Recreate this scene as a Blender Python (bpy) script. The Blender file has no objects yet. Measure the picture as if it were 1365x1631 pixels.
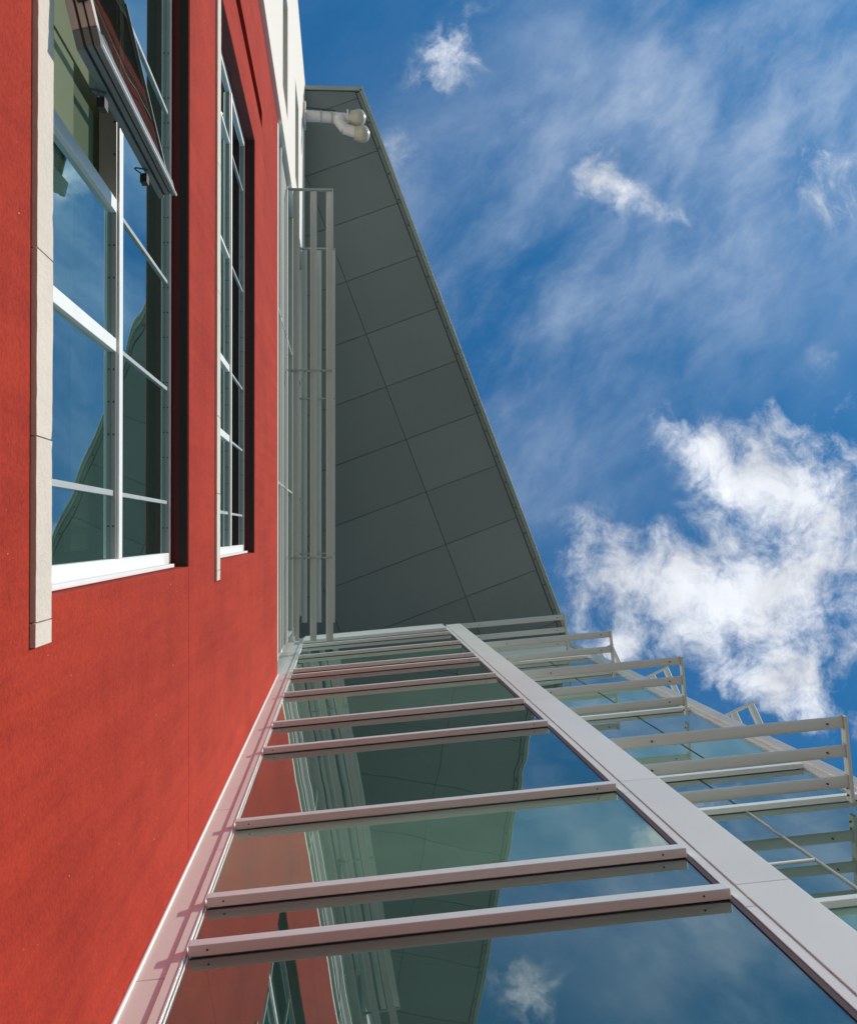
import bpy, bmesh, math, random
from mathutils import Vector, Matrix

random.seed(7)
SC = bpy.context.scene
COL = SC.collection
S = 0.65            # metres per plan unit (distance camera - red wall)
EYE = 1.6           # eye height in metres

def V(x, y, z):
    return Vector((x * S, y * S, z * S + EYE))

# ------------------------------------------------------------------ camera
ex = Vector((0.99775, -0.00114, 0.06703))
ey = Vector((0.0, 0.99985, -0.0172))
zen = Vector(((548.2916 - 682.5) / 2000.07, (849.9968 - 815.5) / 2000.07, 1.0)).normalized()
ey = Vector((0.0000674, 1, 0)); ey = (ey - zen * ey.dot(zen)).normalized()
ex = ey.cross(zen)
cam_d = bpy.data.cameras.new('camera')
cam = bpy.data.objects.new('camera', cam_d); COL.objects.link(cam)
M = Matrix(((ex.x, -ex.y, -ex.z), (ey.x, -ey.y, -ey.z), (zen.x, -zen.y, -zen.z))).to_4x4()
M.translation = V(0, 0, 0)
cam.matrix_world = M
cam_d.sensor_fit = 'HORIZONTAL'; cam_d.sensor_width = 36.0
cam_d.lens = 36.0 * 2000.07 / 1365.0
cam_d.clip_start = 0.02; cam_d.clip_end = 5000
SC.camera = cam

# ------------------------------------------------------------------ sun, sky, exposure
TO_SUN = Vector((0.75, -0.335, 0.57)).normalized()
EL = math.asin(TO_SUN.z); AZ = math.atan2(TO_SUN.x, TO_SUN.y)
sd = bpy.data.lights.new('sun', 'SUN'); sd.energy = 4.0; sd.angle = math.radians(0.53); sd.color = (1.0, 0.93, 0.83)
sun = bpy.data.objects.new('sun', sd); COL.objects.link(sun)
sun.rotation_euler = (-TO_SUN).to_track_quat('-Z', 'Y').to_euler(); sun.location = TO_SUN * 60
SC.view_settings.view_transform = 'Standard'; SC.view_settings.look = 'None'
SC.view_settings.exposure = 0.0; SC.view_settings.gamma = 1.0; SC.view_settings.use_curve_mapping = False
SC.render.engine = 'CYCLES'
cy = SC.cycles
cy.use_denoising = True
cy.max_bounces = 12; cy.glossy_bounces = 6; cy.transparent_max_bounces = 24; cy.diffuse_bounces = 5
cy.caustics_reflective = True; cy.caustics_refractive = False
cy.blur_glossy = 0.260; cy.sample_clamp_indirect = 0.0

class NT:
    """small helper to write node trees as expressions"""
    def __init__(s, tree):
        s.t = tree; s.n = tree.nodes; s.l = tree.links
    def new(s, typ, **kw):
        nd = s.n.new(typ)
        for k, v in kw.items(): setattr(nd, k, v)
        return nd
    def put(s, sock, v):
        if isinstance(v, bpy.types.NodeSocket): s.l.new(v, sock)
        elif v is not None: sock.default_value = v
    def m(s, op, a, b=None, c=None, clamp=False):
        nd = s.new('ShaderNodeMath', operation=op, use_clamp=clamp)
        for i, v in enumerate((a, b, c)): s.put(nd.inputs[i], v)
        return nd.outputs[0]
    def vm(s, op, a, b=None, out=0):
        nd = s.new('ShaderNodeVectorMath', operation=op)
        s.put(nd.inputs[0], a)
        if b is not None: s.put(nd.inputs[1], b)
        return nd.outputs[out]
    def rng(s, v, a, b, c=0.0, d=1.0, smooth=True):
        nd = s.new('ShaderNodeMapRange', interpolation_type='SMOOTHSTEP' if smooth else 'LINEAR')
        s.put(nd.inputs[0], v)
        for i, q in enumerate((a, b, c, d)): s.put(nd.inputs[i + 1], q)
        return nd.outputs[0]
    def mix(s, f, a, b):
        nd = s.new('ShaderNodeMix', data_type='RGBA'); s.put(nd.inputs[0], f)
        s.put(nd.inputs[6], a); s.put(nd.inputs[7], b); return nd.outputs[2]
    def noise(s, vec, scale, detail=4, rough=0.5, dist=0.0):
        nd = s.new('ShaderNodeTexNoise'); s.put(nd.inputs['Vector'], vec)
        nd.inputs['Scale'].default_value = scale; nd.inputs['Detail'].default_value = detail
        nd.inputs['Roughness'].default_value = rough; nd.inputs['Distortion'].default_value = dist
        return nd.outputs[0]
    def mapping(s, vec, loc=(0, 0, 0), rot=(0, 0, 0), sc=(1, 1, 1)):
        nd = s.new('ShaderNodeMapping'); s.put(nd.inputs[0], vec)
        nd.inputs[1].default_value = loc; nd.inputs[2].default_value = rot; nd.inputs[3].default_value = sc
        return nd.outputs[0]

world = bpy.data.worlds.new('World'); SC.world = world; world.use_nodes = True
w = NT(world.node_tree); w.n.clear()
wo = w.new('ShaderNodeOutputWorld'); bg = w.new('ShaderNodeBackground')
sky = w.new('ShaderNodeTexSky', sky_type='NISHITA', sun_disc=False, sun_elevation=EL, sun_rotation=AZ,
            altitude=300.0, air_density=1.0, dust_density=0.35, ozone_density=3.0)
hs = w.new('ShaderNodeHueSaturation'); hs.inputs['Saturation'].default_value = 1.0; hs.inputs['Value'].default_value = 1.0
w.l.new(w.vm('MULTIPLY', sky.outputs[0], (0.28, 1.07, 1.38)), hs.inputs['Color'])
tc = w.new('ShaderNodeTexCoord')
sep = w.new('ShaderNodeSeparateXYZ'); w.l.new(tc.outputs['Generated'], sep.inputs[0])
zc = w.m('MAXIMUM', sep.outputs[2], 0.06)
cmb = w.new('ShaderNodeCombineXYZ')
w.l.new(w.m('DIVIDE', sep.outputs[0], zc), cmb.inputs[0]); w.l.new(w.m('DIVIDE', sep.outputs[1], zc), cmb.inputs[1])
P0 = cmb.outputs[0]                      # position on the cloud layer seen straight above
# domain warp gives the ragged cloud edges
wn = w.new('ShaderNodeTexNoise'); w.l.new(P0, wn.inputs['Vector']); wn.inputs['Scale'].default_value = 13; wn.inputs['Detail'].default_value = 5
warp = w.vm('SCALE', w.vm('SUBTRACT', wn.outputs[1], (0.5, 0.5, 0.5)), None)
warp.node.inputs[3].default_value = 0.055
P1 = w.vm('ADD', P0, warp)
def blob(cx, cyy, rx, ry, ang, amp):
    mp = w.mapping(w.vm('SUBTRACT', P1, (cx, cyy, 0)), rot=(0, 0, math.radians(ang)))
    q = w.vm('MULTIPLY', mp, (1 / rx, 1 / ry, 0))
    d = w.vm('LENGTH', q, out=1)
    return w.rng(d, 0.0, 1.0, amp, 0.0)
field = None
for b in [(0.362, -0.012, 0.125, 0.13, 0, .74), (0.300, -0.062, 0.11, 0.040, -20, .55), (0.222, 0.022, 0.10, 0.06, -20, .75), (0.195, 0.065, 0.06, 0.05, 0, .45),
          (0.280, 0.060, 0.12, 0.055, 25, .75), (0.375, 0.085, 0.13, 0.10, 20, .8), (0.335, 0.125, 0.07, 0.07, 0, .6),
          (0.345, -0.090, 0.035, 0.05, 0, .5), (0.405, -0.04, 0.06, 0.12, 0, .6), (0.395, 0.16, 0.06, 0.05, 0, .55),
          (0.200, 0.100, 0.09, 0.03, 25, .45), (0.210, -0.285, 0.040, 0.055, 20, .62), (0.250, -0.268, 0.070, 0.022, -22, .55),
          (0.088, -0.385, 0.060, 0.075, -35, .62), (0.048, -0.292, 0.035, 0.05, -30, .5), (0.400, -0.290, 0.07, 0.07, 0, .6),
          (0.380, -0.145, 0.06, 0.03, 20, .22), (0.130, -0.335, 0.04, 0.02, 30, .35)]:
    v = blob(*b); field = v if field is None else w.m('ADD', field, v)
field = w.m('MINIMUM', field, 1.15)
far = w.rng(w.noise(P0, 1.3, 3, .5), 0.56, 0.74, 0.0, 0.9)         # the same broken cumulus goes on over the rest of the sky
outside = w.rng(w.vm('LENGTH', P0, out=1), 0.52, 0.8)
field = w.m('ADD', field, w.m('MULTIPLY', far, outside))
det = w.noise(P1, 19, 12, 0.66, 0.0)
det2 = w.noise(P0, 5.5, 3, 0.5)
dens = w.m('ADD', field, w.m('ADD', w.m('MULTIPLY', w.m('SUBTRACT', det, 0.5), 3.1), w.m('MULTIPLY', w.m('SUBTRACT', det2, 0.5), 1.2)))
cum = w.rng(dens, 0.20, 1.30)
cum = w.m('MULTIPLY', cum, w.rng(field, 0.02, 0.45))
# thin streaked cirrus from the top right down to the left
wsm = w.vm('SCALE', w.vm('SUBTRACT', wn.outputs[1], (0.5, 0.5, 0.5)), None); wsm.node.inputs[3].default_value = 0.035
P2 = w.vm('ADD', P0, wsm)
Pc = w.mapping(w.mapping(P2, rot=(0, 0, math.radians(-42))), sc=(2.1, 1.0, 1))
st = w.noise(Pc, 8.0, 11, 0.66, 0.0)
st2 = w.noise(w.mapping(w.mapping(P2, loc=(4, 2, 0), rot=(0, 0, math.radians(-42))), sc=(1.9, 1.0, 1)), 3.6, 4, 0.5)
band = w.noise(w.mapping(P0, loc=(3.13, 0.43, 0), rot=(0, 0, math.radians(-33)), sc=(2.3, 0.9, 1)), 1.7, 3, 0.5)
mk = w.m('ADD', w.m('MULTIPLY', blob(0.19, -0.22, 0.26, 0.36, -38, 1.0), 0.9), w.m('MULTIPLY', blob(0.38, -0.38, 0.30, 0.26, -33, 1.0), 0.9))
mk = w.m('ADD', mk, w.m('MULTIPLY', outside, w.rng(band, .45, .7)))
mk = w.m('ADD', w.m('MINIMUM', mk, 1.0), 0.10)
cir = w.m('ADD', w.m('MULTIPLY', w.rng(st, 0.28, 0.78), 0.50), w.m('MULTIPLY', w.rng(st2, .36, .66), 0.50))
cir = w.m('MULTIPLY', w.m('POWER', cir, 1.35), mk)
cir = w.m('MULTIPLY', cir, 0.80)
# cloud brightness varies inside the mass
shade = w.rng(w.noise(P1, 11, 6, 0.55), 0.3, 0.7, 0.78, 1.2)
ccol = w.vm('SCALE', (8.4, 8.7, 9.3), None); w.l.new(shade, ccol.node.inputs[3])
c1 = w.mix(cir, hs.outputs[0], (5.6, 6.6, 8.2, 1))
c2 = w.mix(w.m('MULTIPLY', cum, 0.97), c1, ccol)
w.l.new(c2, bg.inputs[0]); bg.inputs[1].default_value = 0.10
w.l.new(bg.outputs[0], wo.inputs[0])

# ------------------------------------------------------------------ materials
def mat(name, base, rough=0.5, metal=0.0, var=0.06, vscale=3.0, bump=0.0, bscale=80, spec=0.5, stretch=(1, 1, 1), fine=0.0):
    m_ = bpy.data.materials.new(name); m_.use_nodes = True
    t = NT(m_.node_tree); p = t.n['Principled BSDF']
    g = t.new('ShaderNodeNewGeometry')
    pos = g.outputs['Position']
    n1 = t.noise(t.mapping(pos, sc=stretch), vscale, 5, 0.6)
    f = t.m('MULTIPLY_ADD', t.m('SUBTRACT', n1, 0.5), 2 * var, 1.0)
    if fine:
        n2 = t.noise(pos, bscale, 3, 0.6)
        f = t.m('ADD', f, t.m('MULTIPLY', t.m('SUBTRACT', n2, 0.5), fine))
    oi = t.new('ShaderNodeObjectInfo')
    f = t.m('MULTIPLY', f, t.rng(oi.outputs['Random'], 0, 1, 1 - var * .4, 1 + var * .4, False))
    c = t.vm('SCALE', tuple(base), None); t.l.new(f, c.node.inputs[3])
    t.l.new(c, p.inputs['Base Color'])
    p.inputs['Roughness'].default_value = rough; p.inputs['Metallic'].default_value = metal
    p.inputs['Specular IOR Level'].default_value = spec
    t.l.new(t.m('MULTIPLY_ADD', n1, 0.16, rough - 0.08), p.inputs['Roughness'])
    if bump:
        b = t.new('ShaderNodeBump'); b.inputs['Distance'].default_value = 0.004; b.inputs['Strength'].default_value = bump
        t.l.new(t.noise(pos, bscale, 4, 0.65), b.inputs['Height']); t.l.new(b.outputs[0], p.inputs['Normal'])
    return m_

def stucco(name, base, dark, white_specks=0.0):
    m_ = bpy.data.materials.new(name); m_.use_nodes = True
    t = NT(m_.node_tree); p = t.n['Principled BSDF']
    pos = t.new('ShaderNodeNewGeometry').outputs['Position']
    big = t.noise(pos, 0.9, 5, 0.6)
    med = t.noise(pos, 7, 5, 0.7)
    grain = t.noise(pos, 85, 5, 0.75)
    streak = t.noise(t.mapping(pos, sc=(6, 6, 0.35)), 2.2, 5, 0.65)
    f = t.m('ADD', t.m('MULTIPLY', t.rng(big, .3, .7), 0.30), t.m('MULTIPLY', t.rng(med, .3, .7), 0.20))
    f = t.m('ADD', f, t.m('MULTIPLY', t.rng(grain, .38, .66), 0.42))
    f = t.m('ADD', f, t.m('MULTIPLY', t.rng(streak, .35, .7), 0.26))
    c = t.mix(f, base + (1,), dark + (1,))
    if white_specks:
        sp = t.noise(pos, 55, 2, 0.5)
        c = t.mix(t.m('MULTIPLY', t.rng(sp, .775, .80), white_specks), c, (.75, .62, .56, 1))
    t.l.new(c, p.inputs['Base Color']); p.inputs['Roughness'].default_value = 0.92
    p.inputs['Specular IOR Level'].default_value = 0.15
    b = t.new('ShaderNodeBump'); b.inputs['Distance'].default_value = 0.007; b.inputs['Strength'].default_value = 0.5
    h = t.m('ADD', grain, t.m('MULTIPLY', t.noise(pos, 38, 4, .6), 0.7))
    t.l.new(h, b.inputs['Height']); t.l.new(b.outputs[0], p.inputs['Normal'])
    return m_

def glass(name, tint, refl, boost=0.06, ior=1.6, wave=0.5, back=None, backfac=0.0):
    """tinted architectural glazing: see-through body, mirror coat, slightly wavy float surface"""
    m_ = bpy.data.materials.new(name); m_.use_nodes = True
    t = NT(m_.node_tree); t.n.clear()
    out = t.new('ShaderNodeOutputMaterial')
    g = t.new('ShaderNodeNewGeometry'); oi = t.new('ShaderNodeObjectInfo')
    off = t.vm('SCALE', (31.0, 17.0, 23.0), None); t.l.new(oi.outputs['Random'], off.node.inputs[3])
    pos = t.vm('ADD', g.outputs['Position'], off)
    b = t.new('ShaderNodeBump'); b.inputs['Distance'].default_value = 0.012; b.inputs['Strength'].default_value = wave
    t.l.new(t.noise(pos, 1.1, 1, 0.4), b.inputs['Height'])
    fr = t.new('ShaderNodeFresnel'); fr.inputs[0].default_value = ior
    f = t.m('ADD', fr.outputs[0], boost, clamp=True)
    f = t.m('MULTIPLY', f, t.m('SUBTRACT', 1.0, g.outputs['Backfacing']))
    tr = t.new('ShaderNodeBsdfTransparent'); tr.inputs[0].default_value = tint + (1,)
    gl = t.new('ShaderNodeBsdfGlossy'); gl.inputs['Color'].default_value = refl + (1,); gl.inputs['Roughness'].default_value = 0.0
    t.l.new(b.outputs[0], gl.inputs['Normal'])
    body = tr.outputs[0]
    if back:
        df = t.new('ShaderNodeBsdfDiffuse')
        dirt = t.rng(t.noise(pos, 2.5, 4, .6), .3, .7, .9, 1.1)
        c = t.vm('SCALE', back, None); t.l.new(dirt, c.node.inputs[3]); t.l.new(c, df.inputs[0])
        mb = t.new('ShaderNodeMixShader'); mb.inputs[0].default_value = backfac
        t.l.new(body, mb.inputs[1]); t.l.new(df.outputs[0], mb.inputs[2]); body = mb.outputs[0]
    mx = t.new('ShaderNodeMixShader'); t.l.new(f, mx.inputs[0]); t.l.new(body, mx.inputs[1]); t.l.new(gl.outputs[0], mx.inputs[2])
    t.l.new(mx.outputs[0], out.inputs[0])
    return m_

RED = stucco('red_stucco', (0.48, 0.042, 0.016), (0.26, 0.014, 0.006), 0.8)
WHITE = stucco('white_stucco', (0.84, 0.75, 0.66), (0.77, 0.68, 0.59))
SPAN = mat('dark_spandrel_metal', (0.20, 0.20, 0.185), 0.5, 0.1)
REVEAL_SHADE = mat('burgundy_reveal_shade', (0.11, 0.020, 0.018), 0.8, var=0.1)  # dark tone stands in for the shade inside the window reveals
STONE = mat('precast_stone', (0.66, 0.56, 0.47), 0.9, var=0.10, vscale=9, bump=0.8, bscale=60, fine=0.12, spec=0.2)
ALU = mat('silver_aluminium', (0.85, 0.81, 0.72), 0.42, 0.1, var=0.05, vscale=2.2, stretch=(1, 1, 0.5))
ALU2 = mat('satin_aluminium_bar', (0.78, 0.785, 0.74), 0.42, 0.1, var=0.06, vscale=4)
BLADE = mat('sunshade_aluminium', (0.60, 0.615, 0.57), 0.45, 0.1, var=0.06, vscale=3)
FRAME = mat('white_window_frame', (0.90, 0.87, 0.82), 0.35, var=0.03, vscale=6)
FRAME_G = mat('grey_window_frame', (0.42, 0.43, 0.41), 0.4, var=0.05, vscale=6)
DARKF = mat('dark_gasket', (0.012, 0.016, 0.015), 0.6, var=0.1)
BROWN = mat('brown_sealant', (0.060, 0.028, 0.026), 0.6, var=0.1)
SASH_SHADED = mat('sash_shaded_side', (0.13, 0.165, 0.155), 0.45, var=0.1, vscale=8)  # sash profile darkened: its shaded side is put into the colour
SASH_SUNLIT = mat('sash_sunlit_rail', (0.50, 0.44, 0.38), 0.5, var=0.05)  # same sash profile, coloured lighter as if in sun
SOFFIT = mat('soffit_panel_grey', (0.195, 0.24, 0.225), 0.5, 0.0, var=0.13, vscale=0.6)
SOFFITD = mat('soffit_backing', (0.05, 0.06, 0.06), 0.8)
FASCIA = mat('fascia_metal', (0.40, 0.46, 0.40), 0.5, 0.1, var=0.05)
SCREW = mat('screw_head', (0.05, 0.05, 0.05), 0.5, 0.4)
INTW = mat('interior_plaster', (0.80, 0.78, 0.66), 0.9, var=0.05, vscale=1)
INTD = mat('interior_grey_green', (0.42, 0.48, 0.40), 0.9, var=0.1, vscale=1)  # own grey-green of interior walls, slabs and bulkhead
BLIND = mat('roller_blind', (0.09, 0.10, 0.085), 0.85, var=0.15, vscale=2)
LAMPW = mat('lamp_housing_white', (0.72, 0.69, 0.66), 0.4, var=0.05, vscale=8)
LAMPC = mat('lamp_lens_cream', (0.50, 0.46, 0.36), 0.25, var=0.05, vscale=8)
CONC = mat('ground_asphalt', (0.21, 0.205, 0.195), 0.9, var=0.15, vscale=0.8, bump=0.4, bscale=25)
ROOF = mat('roof_metal', (0.35, 0.36, 0.36), 0.5, 0.2)
G_VIS = glass('vision_glass', (0.44, 0.66, 0.56), (0.84, 0.92, 0.90), 0.23, 1.55, 0.24, (0.055, 0.135, 0.105), 0.55)
G_SPA = glass('spandrel_glass', (0.40, 0.62, 0.52), (0.82, 0.91, 0.86), 0.22, 1.55, 0.20, (0.15, 0.30, 0.21), 0.95)
G_WIN = glass('window_glass', (0.82, 0.86, 0.76), (0.60, 0.88, 0.92), 0.36, 1.55, 0.22, (0.07, 0.14, 0.11), 0.35)

G_SASH = glass('sash_glass', (0.30, 0.30, 0.26), (0.26, 0.30, 0.29), 0.0, 1.35, 0.6, (0.05, 0.06, 0.05), 0.35)

# ------------------------------------------------------------------ mesh helpers
m_ = -0.0850956; c0 = 2.03015
nl = math.hypot(m_, 1)
WID = ((0, 0), (1, 0), (0, 1))                                  # world aligned frame
GFR = ((0, c0), (1, m_), (m_ / nl, -1 / nl))                    # glass wall: s = X, t = outwards to the street
def pt(fr, x, y, z):
    o, a, b = fr
    return V(o[0] + a[0] * x + b[0] * y, o[1] + a[1] * x + b[1] * y, z)

class MB:
    def __init__(s): s.b = bmesh.new()
    def box(s, x0, x1, y0, y1, z0, z1, fr=WID):
        vs = [s.b.verts.new(pt(fr, x, y, z)) for z in (z0, z1) for x, y in ((x0, y0), (x1, y0), (x1, y1), (x0, y1))]
        for f in ((0, 3, 2, 1), (4, 5, 6, 7), (0, 1, 5, 4), (1, 2, 6, 5), (2, 3, 7, 6), (3, 0, 4, 7)):
            s.b.faces.new([vs[i] for i in f])
        return s
    def tube(s, p, q, r, r2=None, n=12, cap=True):
        p, q = V(*p), V(*q); r2 = r if r2 is None else r2
        d = (q - p).normalized(); u = d.orthogonal().normalized(); v = d.cross(u)
        A = [s.b.verts.new(p + (u * math.cos(a) + v * math.sin(a)) * r * S) for a in (2 * math.pi * i / n for i in range(n))]
        B = [s.b.verts.new(q + (u * math.cos(a) + v * math.sin(a)) * r2 * S) for a in (2 * math.pi * i / n for i in range(n))]
        for i in range(n):
            s.b.faces.new((A[i], A[(i + 1) % n], B[(i + 1) % n], B[i]))
        if cap: s.b.faces.new(A[::-1]); s.b.faces.new(B)
        return s
    def ball(s, c, r, sx=1, sy=1, sz=1, seg=18):
        mt = Matrix.Translation(V(*c)) @ Matrix.Diagonal((r * S * sx, r * S * sy, r * S * sz, 1))
        bmesh.ops.create_uvsphere(s.b, u_segments=seg, v_segments=seg // 2, radius=1, matrix=mt); return s
    def prism(s, pts, z0, z1):                                  # pts: plan polygon (x,y)
        A = [s.b.verts.new(V(x, y, z0)) for x, y in pts]; B = [s.b.verts.new(V(x, y, z1)) for x, y in pts]
        n = len(pts)
        s.b.faces.new(A[::-1]); s.b.faces.new(B)
        for i in range(n): s.b.faces.new((A[i], A[(i + 1) % n], B[(i + 1) % n], B[i]))
        return s
    def blade(s, x0, x1, yc, zc, wd, th, tilt, fr, along='x', n=14):
        """aerofoil sunshade blade; section in (cross, z)"""
        rings = []
        for e in (x0, x1):
            r = []
            for i in range(n):
                a = 2 * math.pi * i / n
                c, h = math.cos(a) * wd / 2, math.sin(a) * th / 2
                if math.sin(a) > 0: h *= 0.35
                cc = c * math.cos(tilt) - h * math.sin(tilt); hh = c * math.sin(tilt) + h * math.cos(tilt)
                r.append(s.b.verts.new(pt(fr, e, yc + cc, zc + hh) if along == 'x' else pt(fr, yc + cc, e, zc + hh)))
            rings.append(r)
        A, B = rings
        for i in range(n): s.b.faces.new((A[i], A[(i + 1) % n], B[(i + 1) % n], B[i]))
        s.b.faces.new(A[::-1]); s.b.faces.new(B)
        return s
    def build(s, name, material, parent=None, smooth=False, bevel=0.0):
        bmesh.ops.recalc_face_normals(s.b, faces=s.b.faces)
        me = bpy.data.meshes.new(name); s.b.to_mesh(me); s.b.free()
        if smooth:
            for p in me.polygons: p.use_smooth = True
        me.materials.append(material)
        o = bpy.data.objects.new(name, me); COL.objects.link(o)
        if parent is not None:
            o.parent = parent
            acc = Vector((0, 0, 0)); q = parent
            while q is not None: acc += q.location; q = q.parent
            me.transform(Matrix.Translation(-acc))
        if bevel:
            bv = o.modifiers.new('bevel', 'BEVEL'); bv.width = bevel; bv.segments = 2; bv.limit_method = 'ANGLE'
        if smooth:
            try: me.set_sharp_from_angle(angle=math.radians(45))
            except Exception: pass
        return o

def thing(name, label, cat, at, group=None):
    o = bpy.data.objects.new(name, None); COL.objects.link(o); o.location = V(*at)
    o.empty_display_size = 0.3
    o['label'] = label; o['category'] = cat
    if group: o['group'] = group
    return o
def structure(o): o['kind'] = 'structure'; return o

# ------------------------------------------------------------------ ground
structure(MB().box(-3000, 3000, -3000, 3000, -2.7, -2.4615).build('ground', CONC))

# ------------------------------------------------------------------ wall with openings
def holed_wall(mb, X, Xb, y0, y1, z0, z1, holes):
    ys = sorted({y0, y1, *[h[0] for h in holes], *[h[1] for h in holes]})
    zs = sorted({z0, z1, *[h[2] for h in holes], *[h[3] for h in holes]})
    ins = lambda y, z: any(h[0] < y < h[1] and h[2] < z < h[3] for h in holes)
    vc = {}
    def vt(x, y, z):
        k = (x, y, z)
        if k not in vc: vc[k] = mb.b.verts.new(V(x, y, z))
        return vc[k]
    ny, nz = len(ys) - 1, len(zs) - 1
    solid = lambda i, j: 0 <= i < ny and 0 <= j < nz and not ins((ys[i] + ys[i + 1]) / 2, (zs[j] + zs[j + 1]) / 2)
    for i in range(ny):
        for j in range(nz):
            if not solid(i, j): continue
            a, b, c, d = ys[i], ys[i + 1], zs[j], zs[j + 1]
            for x in (X, Xb): mb.b.faces.new((vt(x, a, c), vt(x, b, c), vt(x, b, d), vt(x, a, d)))
            if not solid(i - 1, j): mb.b.faces.new((vt(X, a, c), vt(Xb, a, c), vt(Xb, a, d), vt(X, a, d)))
            if not solid(i + 1, j): mb.b.faces.new((vt(X, b, c), vt(Xb, b, c), vt(Xb, b, d), vt(X, b, d)))
            if not solid(i, j - 1): mb.b.faces.new((vt(X, a, c), vt(Xb, a, c), vt(Xb, b, c), vt(X, b, c)))
            if not solid(i, j + 1): mb.b.faces.new((vt(X, a, d), vt(Xb, a, d), vt(Xb, b, d), vt(X, b, d)))
    return mb

WY0, WY1 = -4.42, 0.212
W1 = (4.20, 8.19); W2 = (10.10, 14.14)
RTOP = 18.99
rw = thing('red_wall', 'tall red stucco wall with two recessed windows at the left of the photo', 'wall', (-1.2, 0, -2.46))
body = holed_wall(MB(), -1.0, -1.55, -6.25, 2.11, -2.46, RTOP,
                  [(WY0, WY1, W1[0], W1[1]), (WY0, WY1, W2[0], W2[1]), (-5.155, -4.945, 0.5, 15.35)]).build('wall_body', RED, rw, bevel=0.004)
MB().box(-1.57, -1.552, -5.3, -4.8, 0.3, 15.5).build('slot_backing', DARKF, rw)
# control joints in the render: shallow dark grooves standing as thin beads
MB().box(-1.001, -0.9985, WY1 + .01, 2.04, 8.185, 8.197).build('control_joint', RED, rw)
for yy in (-4.66,):
    MB().box(-1.001, -0.9985, yy - .004, yy + .004, 15.5, RTOP).build('control_joint', RED, rw)
MB().box(-1.56, -1.004, -6.24, 2.02, RTOP, RTOP + 0.05).build('coping', ALU, rw, bevel=0.003)

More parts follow.
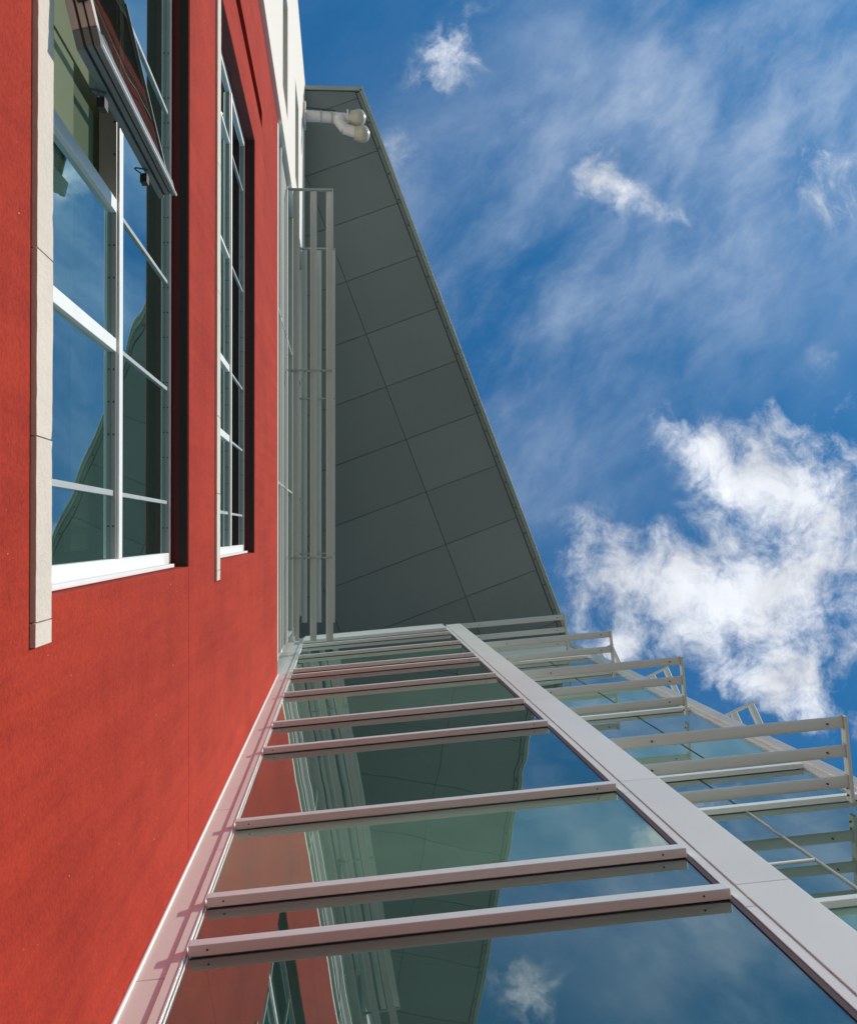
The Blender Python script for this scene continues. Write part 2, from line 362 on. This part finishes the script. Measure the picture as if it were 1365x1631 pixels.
# ------------------------------------------------------------------ windows of the red wall
MULL = [-0.20 + .0, -0.925, -1.61, -2.70, -3.83]
def red_window(z0, z1, zt, name_label, opened):
    t = thing('window', name_label, 'window', (-1.14, 0, z0))
    XF, XBk = -1.115, -1.20
    fh = 0.085
    # frame
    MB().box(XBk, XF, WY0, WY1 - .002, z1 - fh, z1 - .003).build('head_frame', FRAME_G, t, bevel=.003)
    MB().box(XF - .01, XF + .006, WY0 + .03, WY1 - .03, z1 - fh + .004, z1 - fh + .022).build('glazing_bead', FRAME, t)
    MB().box(XBk, XF, WY0, WY1 - .002, z0, z0 + .11).build('bottom_frame', FRAME, t, bevel=.003)
    MB().box(XBk, XF, WY1 - .09, WY1 - .004, z0 + .11, z1 - fh).build('side_frame', FRAME, t, bevel=.003)
    MB().box(XF, XF + .06, WY1 - .026, WY1 - .003, z0 + .05, z1 - .28).build('side_trim', FRAME, t, bevel=.003)
    MB().box(XBk, XF, WY0 + .004, WY0 + .09, z0 + .11, z1 - fh).build('side_frame', FRAME, t, bevel=.003)
    MB().box(XF + .012, -1.006, WY0 + .004, WY1 - .004, z1 - .008, z1 - .001).build('reveal_shade_sheet', REVEAL_SHADE, t)  # thin dark sheets added over head and far jamb as reveal shade
    MB().box(XF - .09, -1.006, WY0 + .0005, WY0 + .0035, z0, z1 - .009).build('reveal_shade_sheet', REVEAL_SHADE, t)
    MB().box(XF + .06, -1.02, WY0 + .004, WY1 - .004, z1 - .012, z1 - .0085).build('drip_bead', DARKF, t)
    # transom: grey underside, bright narrow front lip
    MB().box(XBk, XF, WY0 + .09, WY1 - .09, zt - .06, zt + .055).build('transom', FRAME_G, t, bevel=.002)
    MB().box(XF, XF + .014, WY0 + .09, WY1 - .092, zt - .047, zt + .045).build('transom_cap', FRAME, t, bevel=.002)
    ys = [WY1 - .09] + MULL + [WY0 + .09]
    for k, y in enumerate(MULL):
        big = (k == 2)
        hw = (0.014 if k not in (1, 2) else 0.032)
        for (a, b) in ((z0 + .11, zt - .06), (zt + .055, z1 - fh)):
            up = a > zt
            if up: hw = 0.011
            MB().box(XBk + .01, XF - (.012 if (up or k == 0) else .0), y - hw, y + hw, a, b).build('mullion', FRAME if (not up and k) else FRAME_G, t, bevel=.001)
    # screws along head frame and transom
    sm = []
    for zz in (z1 - fh * .55, zt + .015):
        y = WY1 - .25
        while y > -3.2:
            sm.append((y, zz)); y -= 0.29 if int(y * 10) % 2 else 0.16
    for y, zz in sm:
        zq = zz
        if zz > zt + .1: zq = z1 - fh - .0015; xq = -1.127
        else: zq = zt - .0615; xq = -1.127
        MB().tube((xq, y, zq - .001), (xq, y, zq + .004), .005, n=8).build('screw', SCREW, t)
    # panes
    for i in range(len(ys) - 1):
        a, b = ys[i + 1], ys[i]
        for (p, q) in ((z0 + .11, zt - .06), (zt + .055, z1 - fh)):
            if opened and i == 3 and q < zt: continue
            MB().box(-1.149, -1.139, a + .002, b - .002, p, q).build('pane', G_WIN, t)
    if opened:
        # outward casement, hinged at the far mullion
        hx, hy = -1.105, MULL[3] + .02; fx, fy = -0.862, -1.665
        L = math.hypot(fx - hx, fy - hy)
        d = ((fx - hx) / L, (fy - hy) / L); nrm = (d[1], -d[0])          # nrm points to the street
        fr = ((hx, hy), d, nrm)
        a0, a1 = z0 + .13, zt - .05
        sash = bpy.data.objects.new('open_casement', None); COL.objects.link(sash); sash.parent = t
        sash.location = Vector(V(hx, hy, a0)) - t.location
        sash['label'] = 'open casement sash swung outwards, bottom rail coloured as sunlit'
        def sb(x0, x1, y0, y1, z0_, z1_, nm, mt, bv=.002):
            mb = MB().box(x0, x1, y0, y1, z0_, z1_, fr); return mb.build(nm, mt, sash, bevel=bv)
        w_ = .07
        for k, (o0, o1, dd) in enumerate(((0, .026, 0), (.034, .056, .008), (.062, .085, 0))):     # grooved stile profile
            sb(L - w_, L - dd, o0 - .05, o1 - .05, a0, a1, 'stile', SASH_SHADED)
        sb(L - w_, L - .014, -.05, .035, a0 + .002, a1 - .002, 'stile_core', DARKF, 0)
        sb(0, .02, -.03, .03, a0, a1, 'stile', SASH_SHADED)
        for k, (o0, o1) in enumerate(((-.05, -.024), (-.016, .006), (.012, .036))):
            sb(w_, L - w_, o0, o1, a0 - .004, a0 + w_, 'bottom_rail', SASH_SUNLIT)
        sb(w_, L - w_, -.045, .03, a0 + .006, a0 + w_ - .004, 'rail_core', DARKF, 0)
        sb(w_, L - w_, -.012, .02, a1 - .016, a1, 'top_rail', SASH_SHADED)
        sb(.015, L - w_ + .01, .0, .012, a0 + w_ - .01, a1 - .012, 'pane', G_SASH, 0)
        sb(L - .005, L + .004, .032, .04, a0, a1, 'edge_bead', FRAME, 0)
        hb = sb(L - .235, L - .155, -.01, .026, a0 - .016, a0 - .004, 'latch_plate', DARKF)
        for q in (L - .213, L - .177):
            c = (hx + d[0] * q + nrm[0] * .008, hy + d[1] * q + nrm[1] * .008, a0 - .016)
            MB().tube(c, (c[0], c[1], a0 - .022), .008, n=10).build('latch_screw', ALU, sash)
        # thin stay cables from sash to frame
        for zc_ in (4.75, 5.75):
            pts = []
            for k in range(9):
                u = k / 8
                pts.append((fx - .03 + (-.045) * math.sin(u * math.pi) * 1.0, fy + .01 + .03 * u, zc_ - .10 * math.sin(math.pi * u * .9) + .05 * u))
            mb = MB()
            for p, q in zip(pts, pts[1:]): mb.tube(p, q, .0035, n=6)
            mb.build('stay_cable', SCREW, sash)
            MB().box(fx - .06, fx - .03, fy + .03, fy + .07, zc_ - .02, zc_ + .05).build('stay_catch', DARKF, sash)
    return t
win1 = red_window(W1[0], W1[1], 6.29, 'lower window of the red wall, one casement swung open above the camera', True)
win2 = red_window(W2[0], W2[1], 12.38, 'upper closed window in the red wall, reveal shaded by dark red sheets', False)

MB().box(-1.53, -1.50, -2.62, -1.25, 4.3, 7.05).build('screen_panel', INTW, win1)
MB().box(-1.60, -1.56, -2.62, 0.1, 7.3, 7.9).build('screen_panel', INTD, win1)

# sills: precast lengths with a crumbly upper arris
def sill(zb, zt_, label):
    t = thing('window_sill', label, 'window sill', (-1.0, 0, zb), 'precast sills of the red wall')
    js = [0.366, 0.285, -0.315, -0.92, -1.9, -2.9, -4.5]
    for k, (b, a) in enumerate(zip(js, js[1:])):
        bmx = MB(); n = max(3, int((b - a) / .035)); yv = [a + .0025 + (b - a - .005) * i / n for i in range(n + 1)]
        rows = []
        for y in yv:
            jz = random.uniform(-.0015, .0015) + .006 * math.sin(y * 5 + k) * math.sin(y * 2.1) - (.012 if random.random() < .05 else 0); jx = random.uniform(-.0005, .0005)
            jb = random.uniform(-.0015, .0015)
            rows.append([bmx.b.verts.new(V(x, y, z)) for x, z in ((-1.10, zb + .0), (-.9815 + jx, zb + jb), (-.9815 + jx, zt_ + jz), (-1.10, zt_ + jz * .3))])
        for r, q in zip(rows, rows[1:]):
            for i in range(4): bmx.b.faces.new((r[i], r[(i + 1) % 4], q[(i + 1) % 4], q[i]))
        bmx.b.faces.new(rows[0]); bmx.b.faces.new(rows[-1][::-1])
        bmx.build('sill_stone', STONE, t)
    return t
sill(4.085, 4.30, 'pale stone sill under the lower window with the open casement')
sill(9.80, 10.06, 'pale stone sill under the upper closed window of the red wall')

# rooms behind the red wall
room = thing('room_interior', 'pale plaster room seen through the left windows of the red wall', 'room', (-3, -2, 3.9))
for z0, z1 in ((3.6, 8.9), (9.5, 14.8)):
    MB().box(-3.3, -3.2, -7.0, 2.1, z0, z1).build('back_wall', INTW, room)
    MB().box(-3.19, -1.56, -7.0, 2.1, z1 - .12, z1).build('ceiling', INTW, room)
    MB().box(-3.19, -1.56, -7.0, 2.1, z0 - .4, z0).build('floor_slab', INTW, room)
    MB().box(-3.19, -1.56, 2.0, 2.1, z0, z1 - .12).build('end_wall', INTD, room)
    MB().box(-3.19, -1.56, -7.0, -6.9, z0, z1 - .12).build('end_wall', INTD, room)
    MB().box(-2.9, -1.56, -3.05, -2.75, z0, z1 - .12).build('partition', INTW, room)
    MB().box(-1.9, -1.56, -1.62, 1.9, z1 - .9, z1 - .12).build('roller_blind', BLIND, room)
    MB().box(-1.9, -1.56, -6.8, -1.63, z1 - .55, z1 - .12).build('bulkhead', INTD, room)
    MB().box(-2.3, -2.05, -.65, -.45, z0, z1 - .12).build('column', INTW, room)

# ------------------------------------------------------------------ white wall
SOF = 30.0
XW = -0.94
ww = thing('white_wall', 'white stucco upper wall with two narrow windows beyond the red wall', 'wall', (XW, -8, -2.46))
WH = [(-8.79, -6.90, 19.28, 20.95), (-8.79, -6.90, 24.2, 25.9), (-8.79, -6.90, 13.8, 15.4)]
holed_wall(MB(), XW, -1.6, -10.84, -6.26, -2.46, SOF + .06, WH).build('wall_body', WHITE, ww, bevel=.004)
for i, h in enumerate(WH):
    wn_ = MB().box(XW - .40, XW - .36, h[0] + .0, h[1], h[2], h[3]).build('window', FRAME_G, ww)
    MB().box(XW - .36, XW - .35, h[0] + .08, h[1] - .08, h[2] + .08, h[3] - .08).build('pane', G_WIN, wn_)
MB().box(-9, -1.6, -10.84, -10.6, -2.46, SOF).build('end_wall', WHITE, ww)

# ------------------------------------------------------------------ ribbon glazing above the red wall
rb = thing('ribbon_window', 'green tinted ribbon window above the red wall, behind the sunshades', 'window', (-1.1, -2, RTOP))
yr0, yr1 = -6.25, 1.93
def rbx(nm, x0, x1, z0, z1, mt, bv=.002): return MB().box(x0, x1, yr0 + .003, yr1, z0, z1).build(nm, mt, rb, bevel=bv)
rbx('bottom_rail', -1.12, -1.0, 19.045, 19.20, ALU)
rbx('rail', -1.12, -1.01, 20.25, 20.32, ALU)
rbx('spandrel_panel', -1.10, -1.03, 20.95, 22.45, SPAN)
rbx('rail', -1.12, -1.01, 22.52, 22.62, ALU)
rbx('rail', -1.12, -1.01, 24.75, 24.85, FRAME_G)
rbx('head_rail', -1.12, -1.0, 29.6, 29.98, ALU)
yb = [yr0 + .01 + (yr1 - yr0 - .02) * i / 3 for i in range(4)]
for y in yb:
    MB().box(-1.13, -1.02, max(yr0 + .004, y - .015), min(yr1 - .002, y + .015), 19.2, 29.6).build('mullion', FRAME_G, rb)
for a, b in zip(yb, yb[1:]):
    for z0, z1, mt in ((19.2, 20.22, G_SPA), (20.36, 20.95, G_VIS), (22.66, 24.75, G_SPA), (24.9, 29.6, G_VIS)):
        MB().box(-1.075, -1.06, a + .016, b - .016, z0, z1).build('pane', mt, rb)
MB().box(-4, -3.9, -6.0, 1.9, 19.0, 29.9).build('back_wall', INTD, rb)
MB().box(-3.9, -1.2, -6.0, 1.9, 24.0, 24.6).build('floor_slab', INTW, rb)

# ------------------------------------------------------------------ left glazed bay
BARS = [-1.9, 0.6, 3.2, 6.30, 7.124, 8.99, 12.035, 13.659, 16.18, 18.224, 18.973, 21.117, 23.127]
GX0, GX1 = -0.765, 1.952
BTOP = 25.35
def glass_kind(z): return {7.124: 1, 13.659: 1, 18.973: 1, 0.6: 0}.get(z, 0)
lb = thing('glazed_bay', 'near glazed bay with full width grey glazing bars in the inside corner', 'glazed bay', (0.6, 2.0, -2.46))
tops = BARS[1:] + [24.0]
for k, z in enumerate(BARS):
    zt_ = tops[k]
    bar = MB().box(GX0, GX1 + .012, 0, .056, z, z + .10, GFR).build('glazing_bar', ALU2, lb, bevel=.0025)
    for sx in (GX0 + .09, GX1 - .13):
        MB().tube((sx, c0 + m_ * sx - .03, z - .0015), (sx, c0 + m_ * sx - .03, z + .004), .006, n=8).build('screw', SCREW, bar)
    gmat = G_SPA if glass_kind(z) else G_VIS
    MB().box(GX0, GX1, -.018, -.006, z + .10, zt_, GFR).build('pane', gmat, lb)
    MB().box(GX0, GX1, -.03, -.003, z - .005, z - .0005, GFR).build('gasket', DARKF, lb)
# top bands of the bay
MB().box(GX0 - .02, GX1 + .012, 0, .060, 24.02, 24.62, GFR).build('top_band', ALU2, lb, bevel=.003)
MB().box(GX0 - .02, GX1 + .012, -.02, .035, 24.66, 25.3, GFR).build('top_band', ALU, lb, bevel=.003)
MB().box(-1.0, 2.34, -.98, -.03, BTOP - .1, BTOP, GFR).build('bay_roof', ROOF, lb)
MB().box(-.78, 2.0, -.02, .03, BTOP + .01, BTOP + .12, GFR).build('coping', BLADE, lb, bevel=.003)
# left corner cladding (two leaves with a step) and white angle beads
JL = [-2.46, 2.3, 6.04, 9.70, 13.9, 18.1, 22.0, BTOP]
for a, b in zip(JL, JL[1:]):
    MB().box(-.998, -.846, -.03, .0, a + .004, b - .004, GFR).build('cladding_panel', ALU, lb, bevel=.002)
JL2 = [-2.46, 3.0, 5.0, 8.4, 12.3, 15.5, 19.6, BTOP]
for a, b in zip(JL2, JL2[1:]):
    MB().box(-.842, -.792, -.03, .012, a + .003, b - .003, GFR).build('edge_panel', ALU, lb, bevel=.002)
MB().box(-.999, -.8, -.06, -.032, -2.46, BTOP - .1, GFR).build('backing', DARKF, lb)
MB().box(-.7885, -.7815, -.03, .016, -2.46, BTOP - .1, GFR).build('glazing_bead', FRAME, lb)
MB().box(-.7725, -.769, -.03, .004, -2.46, BTOP - .1, GFR).build('glazing_bead', FRAME, lb)
MB().tube((-.992, c0 + m_ * -.992 - .004, -2.4), (-.992, c0 + m_ * -.992 - .004, RTOP), .010, n=8).build('sealant_bead', FRAME, lb, smooth=True)
# cladding that wraps behind the red wall's coping
MB().box(-1.20, -1.002, -.03, .0, RTOP + .06, BTOP, GFR).build('cladding_panel', ALU, lb, bevel=.002)
# right pilaster
MB().box(GX1 + .001, GX1 + .034, -.034, .001, -2.46, BTOP - .1, GFR).build('gasket', BROWN, lb)
JR = [-2.46, 1.5, 4.2, 6.50, 9.25, 13.86, 18.6, 21.6, BTOP]
for a, b in zip(JR, JR[1:]):
    MB().box(2.048, 2.339, -.03, .009, a + .004, b - .004, GFR).build('cladding_panel', ALU, lb, bevel=.002)
    MB().box(1.987, 2.043, -.03, .004, a - .35, b - .358, GFR).build('edge_panel', ALU, lb, bevel=.002)
MB().box(1.99, 2.33, -.93, -.034, -2.46, BTOP - .11, GFR).build('backing', DARKF, lb)
MB().box(2.331, 2.337, -.93, -.032, -2.46, BTOP - .11, GFR).build('return_panel', ALU, lb)
# inside of the bay
li = thing('bay_interior', 'dim floors and white columns behind the near glazed bay', 'interior', (0.6, 5, -2.4))
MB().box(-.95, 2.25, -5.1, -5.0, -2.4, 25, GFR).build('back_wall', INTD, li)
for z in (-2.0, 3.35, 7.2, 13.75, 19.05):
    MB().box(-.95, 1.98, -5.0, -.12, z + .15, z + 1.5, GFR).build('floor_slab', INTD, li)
    MB().box(-.95, 1.98, -5.0, -.5, z + .08, z + .14, GFR).build('ceiling', INTW, li)
MB().box(1.22, 1.30, -1.2, -1.1, -2.4, 6.5, GFR).build('column', INTW, li)
MB().box(.2, .36, -1.9, -1.7, -2.4, 25, GFR).build('column', INTW, li)
MB().box(1.5, 1.56, -2.6, -2.5, -2.4, 25, GFR).build('column', INTW, li)
MB().box(-.99, -.96, -5.0, -.07, -2.4, 25, GFR).build('side_wall', INTW, li)

# ------------------------------------------------------------------ right glazed bay (set back)
OFF = -1.01
RX0, RX1 = 2.36, 4.99
rbay = thing('glazed_bay', 'far glazed bay at lower right, set back behind four sunshades', 'glazed bay', (3.7, 2.7, -2.46))
for k, z in enumerate(BARS):
    zt_ = (BARS[1:] + [26.0])[k]
    MB().box(RX0, RX1 + .01, OFF, OFF + .056, z, z + .10, GFR).build('glazing_bar', ALU2, rbay, bevel=.0025)
    xm = 3.82 if z < 13 else 4.19
    gm = G_SPA if glass_kind(z) else G_VIS
    MB().box(RX0, xm - .014, OFF - .018, OFF - .006, z + .10, zt_, GFR).build('pane', gm, rbay)
    MB().box(xm + .014, RX1, OFF - .018, OFF - .006, z + .10, zt_, GFR).build('pane', gm, rbay)
    MB().box(xm - .007, xm + .007, OFF - .034, OFF - .004 + (.012 if 8 < z < 11 else 0), z + .101, zt_ - .001, GFR).build('mullion', FRAME_G if 8 < z < 11 else DARKF, rbay)
MB().box(RX0, 3.81, OFF - .02, OFF + .006, 10.22, 10.26, GFR).build('vent_rail', ALU, rbay)
MB().box(RX0, RX1, OFF, OFF + .06, 26.0, 26.5, GFR).build('top_band', ALU, rbay)
MB().box(RX0, RX1, OFF - .02, OFF + .03, 26.52, SOF - .01, GFR).build('top_panel', FASCIA, rbay)
JF = [-2.46, 3.0, 7.4, 10.2, 12.9, 16.9, 21.3, 25.5, SOF - .01]
for a, b in zip(JF, JF[1:]):
    MB().box(5.0, 5.062, OFF - .03, OFF + .02, a + .004, b - .004, GFR).build('edge_panel', ALU, rbay, bevel=.002)
    MB().box(5.068, 5.24, OFF - .03, OFF + .04, a + .004, b - .004, GFR).build('cladding_panel', ALU, rbay, bevel=.002)
MB().box(5.005, 5.23, OFF - .06, OFF - .032, -2.46, SOF - .02, GFR).build('backing', DARKF, rbay)
ri = thing('bay_interior', 'dim floors behind the far glazed bay at lower right', 'interior', (3.6, 6, -2.4))
MB().box(2.35, 5.1, -6.1, -6.0, -2.4, 29, GFR).build('back_wall', INTD, ri)
for z in (-2.0, 3.35, 7.2, 13.75, 19.05):
    MB().box(2.36, 4.95, -6.0, OFF - .12, z + .15, z + 1.5, GFR).build('floor_slab', INTD, ri)
    MB().box(2.36, 4.95, -6.0, OFF - .5, z + .08, z + .14, GFR).build('ceiling', INTW, ri)
# return facade round the far corner
CF = ((5.24, 2.50), (.423, .906), (.906, -.423))
sf = thing('side_wall', 'grey panelled side wall hidden round the far corner of the glazed bay', 'wall', (5.3, 3, -2.46))
for i in range(5):
    for a, b in zip(JF, JF[1:]):
        MB().box(i * 1.2 + .01, i * 1.2 + 1.195, -.1, 0, a + .004, b - .004, CF).build('cladding_panel', ALU, sf)

# ------------------------------------------------------------------ roof soffit
E1 = Vector((5.063 - .319, 2.077 + 10.468)).normalized()      # along the eaves
E2 = Vector((E1.y, -E1.x))                                    # outwards
O = Vector((0.319, -10.468))
def ab(p): d = Vector(p) - O; return (d.dot(E1), d.dot(E2))
def ba(a, b): q = O + E1 * a + E2 * b; return (q.x, q.y)
roof = thing('roof_overhang', 'large grey panelled roof soffit with a slanting eaves edge against the sky', 'roof', (0, -3, SOF))
OUT = ab((5.063, 2.077))[0] + 2.2
REG = [ba(-.15, 0), ba(OUT, 0), (2.0, 4.6), (-8, 4.6), (-8, -10.625)]
def clip(poly, ax, c, keep):
    out = []
    for i in range(len(poly)):
        p, q = poly[i], poly[(i + 1) % len(poly)]
        dp = (ax.dot(Vector(p)) - c) * keep; dq = (ax.dot(Vector(q)) - c) * keep
        if dp >= 0: out.append(p)
        if dp * dq < 0:
            t = dp / (dp - dq); out.append((p[0] + (q[0] - p[0]) * t, p[1] + (q[1] - p[1]) * t))
    return out
jA = [ab(p)[0] for p in ((.778, -9.189), (1.266, -7.926), (1.711, -6.631), (2.178, -5.411), (2.615, -4.115), (3.098, -2.863), (3.581, -1.596), (4.095, -.342), (4.517, .912))]
stp = (jA[-1] - jA[0]) / (len(jA) - 1)
jA = [jA[0] - stp + .55] + [jA[0] + stp * i for i in range(len(jA) + 4)]
jA[0] = jA[1] - stp
bseam = -sum((abs(ab((-.893, -8.659))[1]), abs(ab((3.173, 2.366))[1]))) / 2
print('seam', bseam, 'step', stp, jA[:3])
rows = [0.0, bseam, bseam - 3.1, bseam - 6.2, bseam - 9.3]
g_ = .006
for i in range(-1, len(jA)):
    a0 = jA[i] if i >= 0 else jA[0] - stp
    a1 = jA[i + 1] if i + 1 < len(jA) else jA[-1] + stp
    for r in range(len(rows) - 1):
        poly = list(REG)
        cE = O.dot(E1); cN = O.dot(E2)
        poly = clip(poly, E1, cE + a0 + g_, 1); poly = clip(poly, E1, cE + a1 - g_, -1) if len(poly) > 2 else []
        if len(poly) > 2: poly = clip(poly, E2, cN + rows[r] - g_, -1)
        if len(poly) > 2: poly = clip(poly, E2, cN + rows[r + 1] + g_, 1)
        if len(poly) > 2:
            dz = random.uniform(-.002, .002)
            MB().prism(poly, SOF + dz, SOF + .05).build('soffit_panel', SOFFIT, roof)
MB().prism([ba(-.10, .17), ba(OUT, .17), (2.0, 4.7), (-8.1, 4.7), (-8.1, -10.7), (-.9, -10.72)], SOF + .055, SOF + .09).build('soffit_backing', SOFFITD, roof)
FR = ((O.x, O.y), tuple(E1), tuple(E2))
# perimeter trim with screws, then the drip edge
tj = [jA[0] - stp * .5 + .1] + [jA[0] + stp * (2 * k + 1) for k in range(0, 7)]
tj = [-.12, jA[1] + stp] + [jA[1] + stp * (1 + 4 * k) for k in range(1, 4)]
for a, b in zip(tj, tj[1:]):
    MB().box(a + .006, b - .006, .014, .095, SOF - .004, SOF + .05, FR).build('trim_strip', SOFFIT, roof)
MB().box(-.16, OUT, .102, .150, SOF - .05, SOF + .35, FR).build('drip_edge', FASCIA, roof, bevel=.004)
MB().box(-.20, OUT, .150, .185, SOF - .10, SOF + .6, FR).build('fascia', FASCIA, roof, bevel=.004)
a = .65
while a < OUT - 1:
    p = ba(a, .055); MB().tube((p[0], p[1], SOF - .012), (p[0], p[1], SOF - .003), .020, n=10).build('screw', SCREW, roof); a += .66
# short end of the overhang at the top of the photo
MB().prism([(-.96, -10.63), (.46, -10.63), (.46, -10.72), (-.96, -10.72)], SOF - .05, SOF + .4).build('end_fascia', FASCIA, roof)
MB().prism([ba(-.10, .185), ba(OUT, .185), (2.0, 4.7), (-8.1, 4.7), (-8.1, -10.72), (-.9, -10.72)], SOF + .36, SOF + .62).build('roof_deck', ROOF, roof)

# ------------------------------------------------------------------ sunshades
LV = [11.77, 17.6, 22.35, 27.0]
def place(o, label):
    o['label'] = label
    return o
def copy_tree(o, dz, label=None, dx=0, dy=0):
    r = o.copy(); COL.objects.link(r); r.location = o.location + Vector((dx * S, dy * S, dz * S))
    if label: r['label'] = label
    for ch in list(o.children):
        c = ch.copy(); COL.objects.link(c); c.parent = r
        for g in list(ch.children):
            d = g.copy(); COL.objects.link(d); d.parent = c
    return r
def bolts(fr, x, y, z, parent, n=2, ax=(1, 0)):
    for k in range(n):
        p = pt(fr, x, y + k * .07, z)
        q = Vector(((p.x) / S, p.y / S, (p.z - EYE) / S))
        MB().tube((q.x - .012 * ax[0], q.y - .012 * ax[1], q.z), (q.x + .012 * ax[0], q.y + .012 * ax[1], q.z), .011, n=8).build('bolt', SCREW, parent)
# over the red wall: blades run along Y
sz = LV[2]
s1 = thing('sunshade', 'lower sunshade of three long blades over the red wall, bracketed at its near end', 'sunshade', (-.95, -2, sz), 'aluminium sunshades')
for xc in (-.850, -.545, -.262):
    MB().blade(-6.10, 1.90, xc, sz, .120, .042, math.radians(-14), WID, along='y').build('blade', BLADE, s1, smooth=True)
for yc in (-6.13, -2.9, .425):
    MB().box(-1.0, -.20, yc - .014, yc + .014, sz - .055, sz + .055).build('bracket', FASCIA, s1, bevel=.002)
MB().box(-.21, -.195, -6.12, 1.90, sz - .03, sz + .03).build('edge_strip', BLADE, s1)
for yc in (-2.9, .425):
    for xc in (-.93, -.70, -.40):
        MB().tube((xc, yc + .02, sz - .058), (xc, yc + .02, sz - .048), .012, n=8).build('bolt', SCREW, s1)
s2 = copy_tree(s1, LV[3] - sz, 'upper sunshade of three long blades over the red wall, partly behind the lower one')
# corner clip where the lower sunshade meets the bay
cl = thing('support_bracket', 'small white angle bracket where the blades meet the glazed bay corner', 'bracket', (-.95, 1.85, 22))
MB().box(-.98, -.86, 1.80, 1.90, 22.05, 22.12).build('foot_plate', FRAME, cl)
MB().prism([(-.94, 1.88), (-.90, 1.64), (-.88, 1.64), (-.885, 1.88)], 22.0, 22.05).build('arm', FRAME, cl)
# over the far bay: blades run along the glass
zz = LV[0]
LBL = ['lowest and largest sunshade over the far glazed bay, right edge of the photo',
       'second sunshade up over the far glazed bay, just above the largest one',
       'third sunshade up over the far glazed bay, below the topmost one',
       'topmost sunshade over the far glazed bay, crossing the soffit edge']
yo = lambda X, Y: (Y - (c0 + m_ * X)) / -1 * nl          # t coordinate
tf = -(1.75 - (c0 + m_ * 4.78))                          # outer edge offset from the near glass plane
s3 = thing('sunshade', LBL[0], 'sunshade', (3.6, 2.0, zz), 'aluminium sunshades')
TX = (tf - .06, tf - .335, tf - .63)
for tt in TX:
    MB().blade(2.2, 4.74, tt, zz, .118, .042, math.radians(16), GFR).build('blade', BLADE, s3, smooth=True)
MB().box(4.745, 4.78, OFF + .055, tf, zz - .055, zz + .055, GFR).build('bracket', BLADE, s3, bevel=.002)
MB().box(2.36, 2.39, OFF + .055, tf, zz - .055, zz + .055, GFR).build('bracket', BLADE, s3, bevel=.002)
bolts(GFR, 4.74, OFF + .12, zz, s3)
for tt in TX:
    MB().box(4.738, 4.744, tt - .07, tt + .07, zz - .04, zz + .045, GFR).build('end_cap', FASCIA, s3)
    for sx in (2.9, 4.6):
        q = (sx, c0 + m_ * sx - tt)
        MB().tube((q[0], q[1], zz - .05), (q[0], q[1], zz - .02), .009, n=8).build('bolt', SCREW, s3)
for k in (1, 2, 3):
    copy_tree(s3, LV[k] - zz, LBL[k])
# round the far corner: blades run along the side facade
zz = LV[1]
cx_, cy_ = 5.83, 2.41
SF = ((cx_, cy_), (.423, .906), (.906, -.423))
LB2 = ['lowest side sunshade jutting past the far corner at right', 'middle side sunshade jutting past the far corner against cloud',
       'highest and smallest side sunshade jutting past the far corner']
s4 = thing('sunshade', LB2[0], 'sunshade', (cx_, cy_, zz), 'aluminium sunshades')
for tt in (-.06, -.335):
    MB().blade(.02, 5.2, tt, zz, .118, .042, math.radians(16), SF).build('blade', LAMPW if False else BLADE, s4, smooth=True)
MB().box(-.012, .015, -.62, 0, zz - .055, zz + .055, SF).build('bracket', BLADE, s4, bevel=.002)
copy_tree(s4, LV[2] - zz, LB2[1]); copy_tree(s4, LV[3] - zz, LB2[2])

# ------------------------------------------------------------------ twin floodlight on the white wall
fl = thing('floodlight', 'twin headed white floodlight on an arm under the soffit corner', 'lamp', (-.92, -9.6, 29))
ZL = 28.9
MB().tube((-.95, -9.64, ZL), (.02, -9.60, ZL), .135, .125, n=20).build('arm', LAMPW, fl, smooth=True)
MB().box(-.93, -.88, -9.9, -9.38, ZL - .25, ZL + .25).build('wall_plate', LAMPW, fl, bevel=.004)
MB().tube((.02, -9.60, ZL), (.20, -9.62, ZL - .02), .11, .105, n=20).tube((.06, -9.66, ZL), (.10, -9.66, ZL), .15, n=20).build('joint', LAMPW, fl, smooth=True)
MB().tube((-.16, -9.55, ZL - .05), (.03, -9.32, ZL - .08), .12, .13, n=18).build('elbow', LAMPW, fl, smooth=True)
MB().tube((.0, -9.33, ZL - .08), (.28, -9.24, ZL - .1), .13, .125, n=18).build('joint', LAMPW, fl, smooth=True)
MB().ball((-.10, -9.56, ZL - .03), .16).build('knuckle', LAMPW, fl, smooth=True)
def head(x, y, z):
    h = MB().tube((x - .10, y, z), (x + .07, y + .01, z), .15, .2, n=22).build('lamp_head', LAMPC, fl, smooth=True)
    MB().ball((x + .09, y + .01, z), .205, .85, 1, 1).build('lens', LAMPC, h, smooth=True)
for xc in (-.55, -.30, .14):
    MB().tube((xc, -9.62, ZL), (xc + .035, -9.62, ZL), .150, n=20).build('clamp', FRAME_G, fl, smooth=True)
MB().tube((-.88, -9.80, ZL - .1), (-.2, -9.72, ZL - .16), .018, n=8).build('cable', SCREW, fl)
head(.24, -9.62, ZL - .02); head(.33, -9.22, ZL - .1)
print('objects', len(bpy.data.objects))
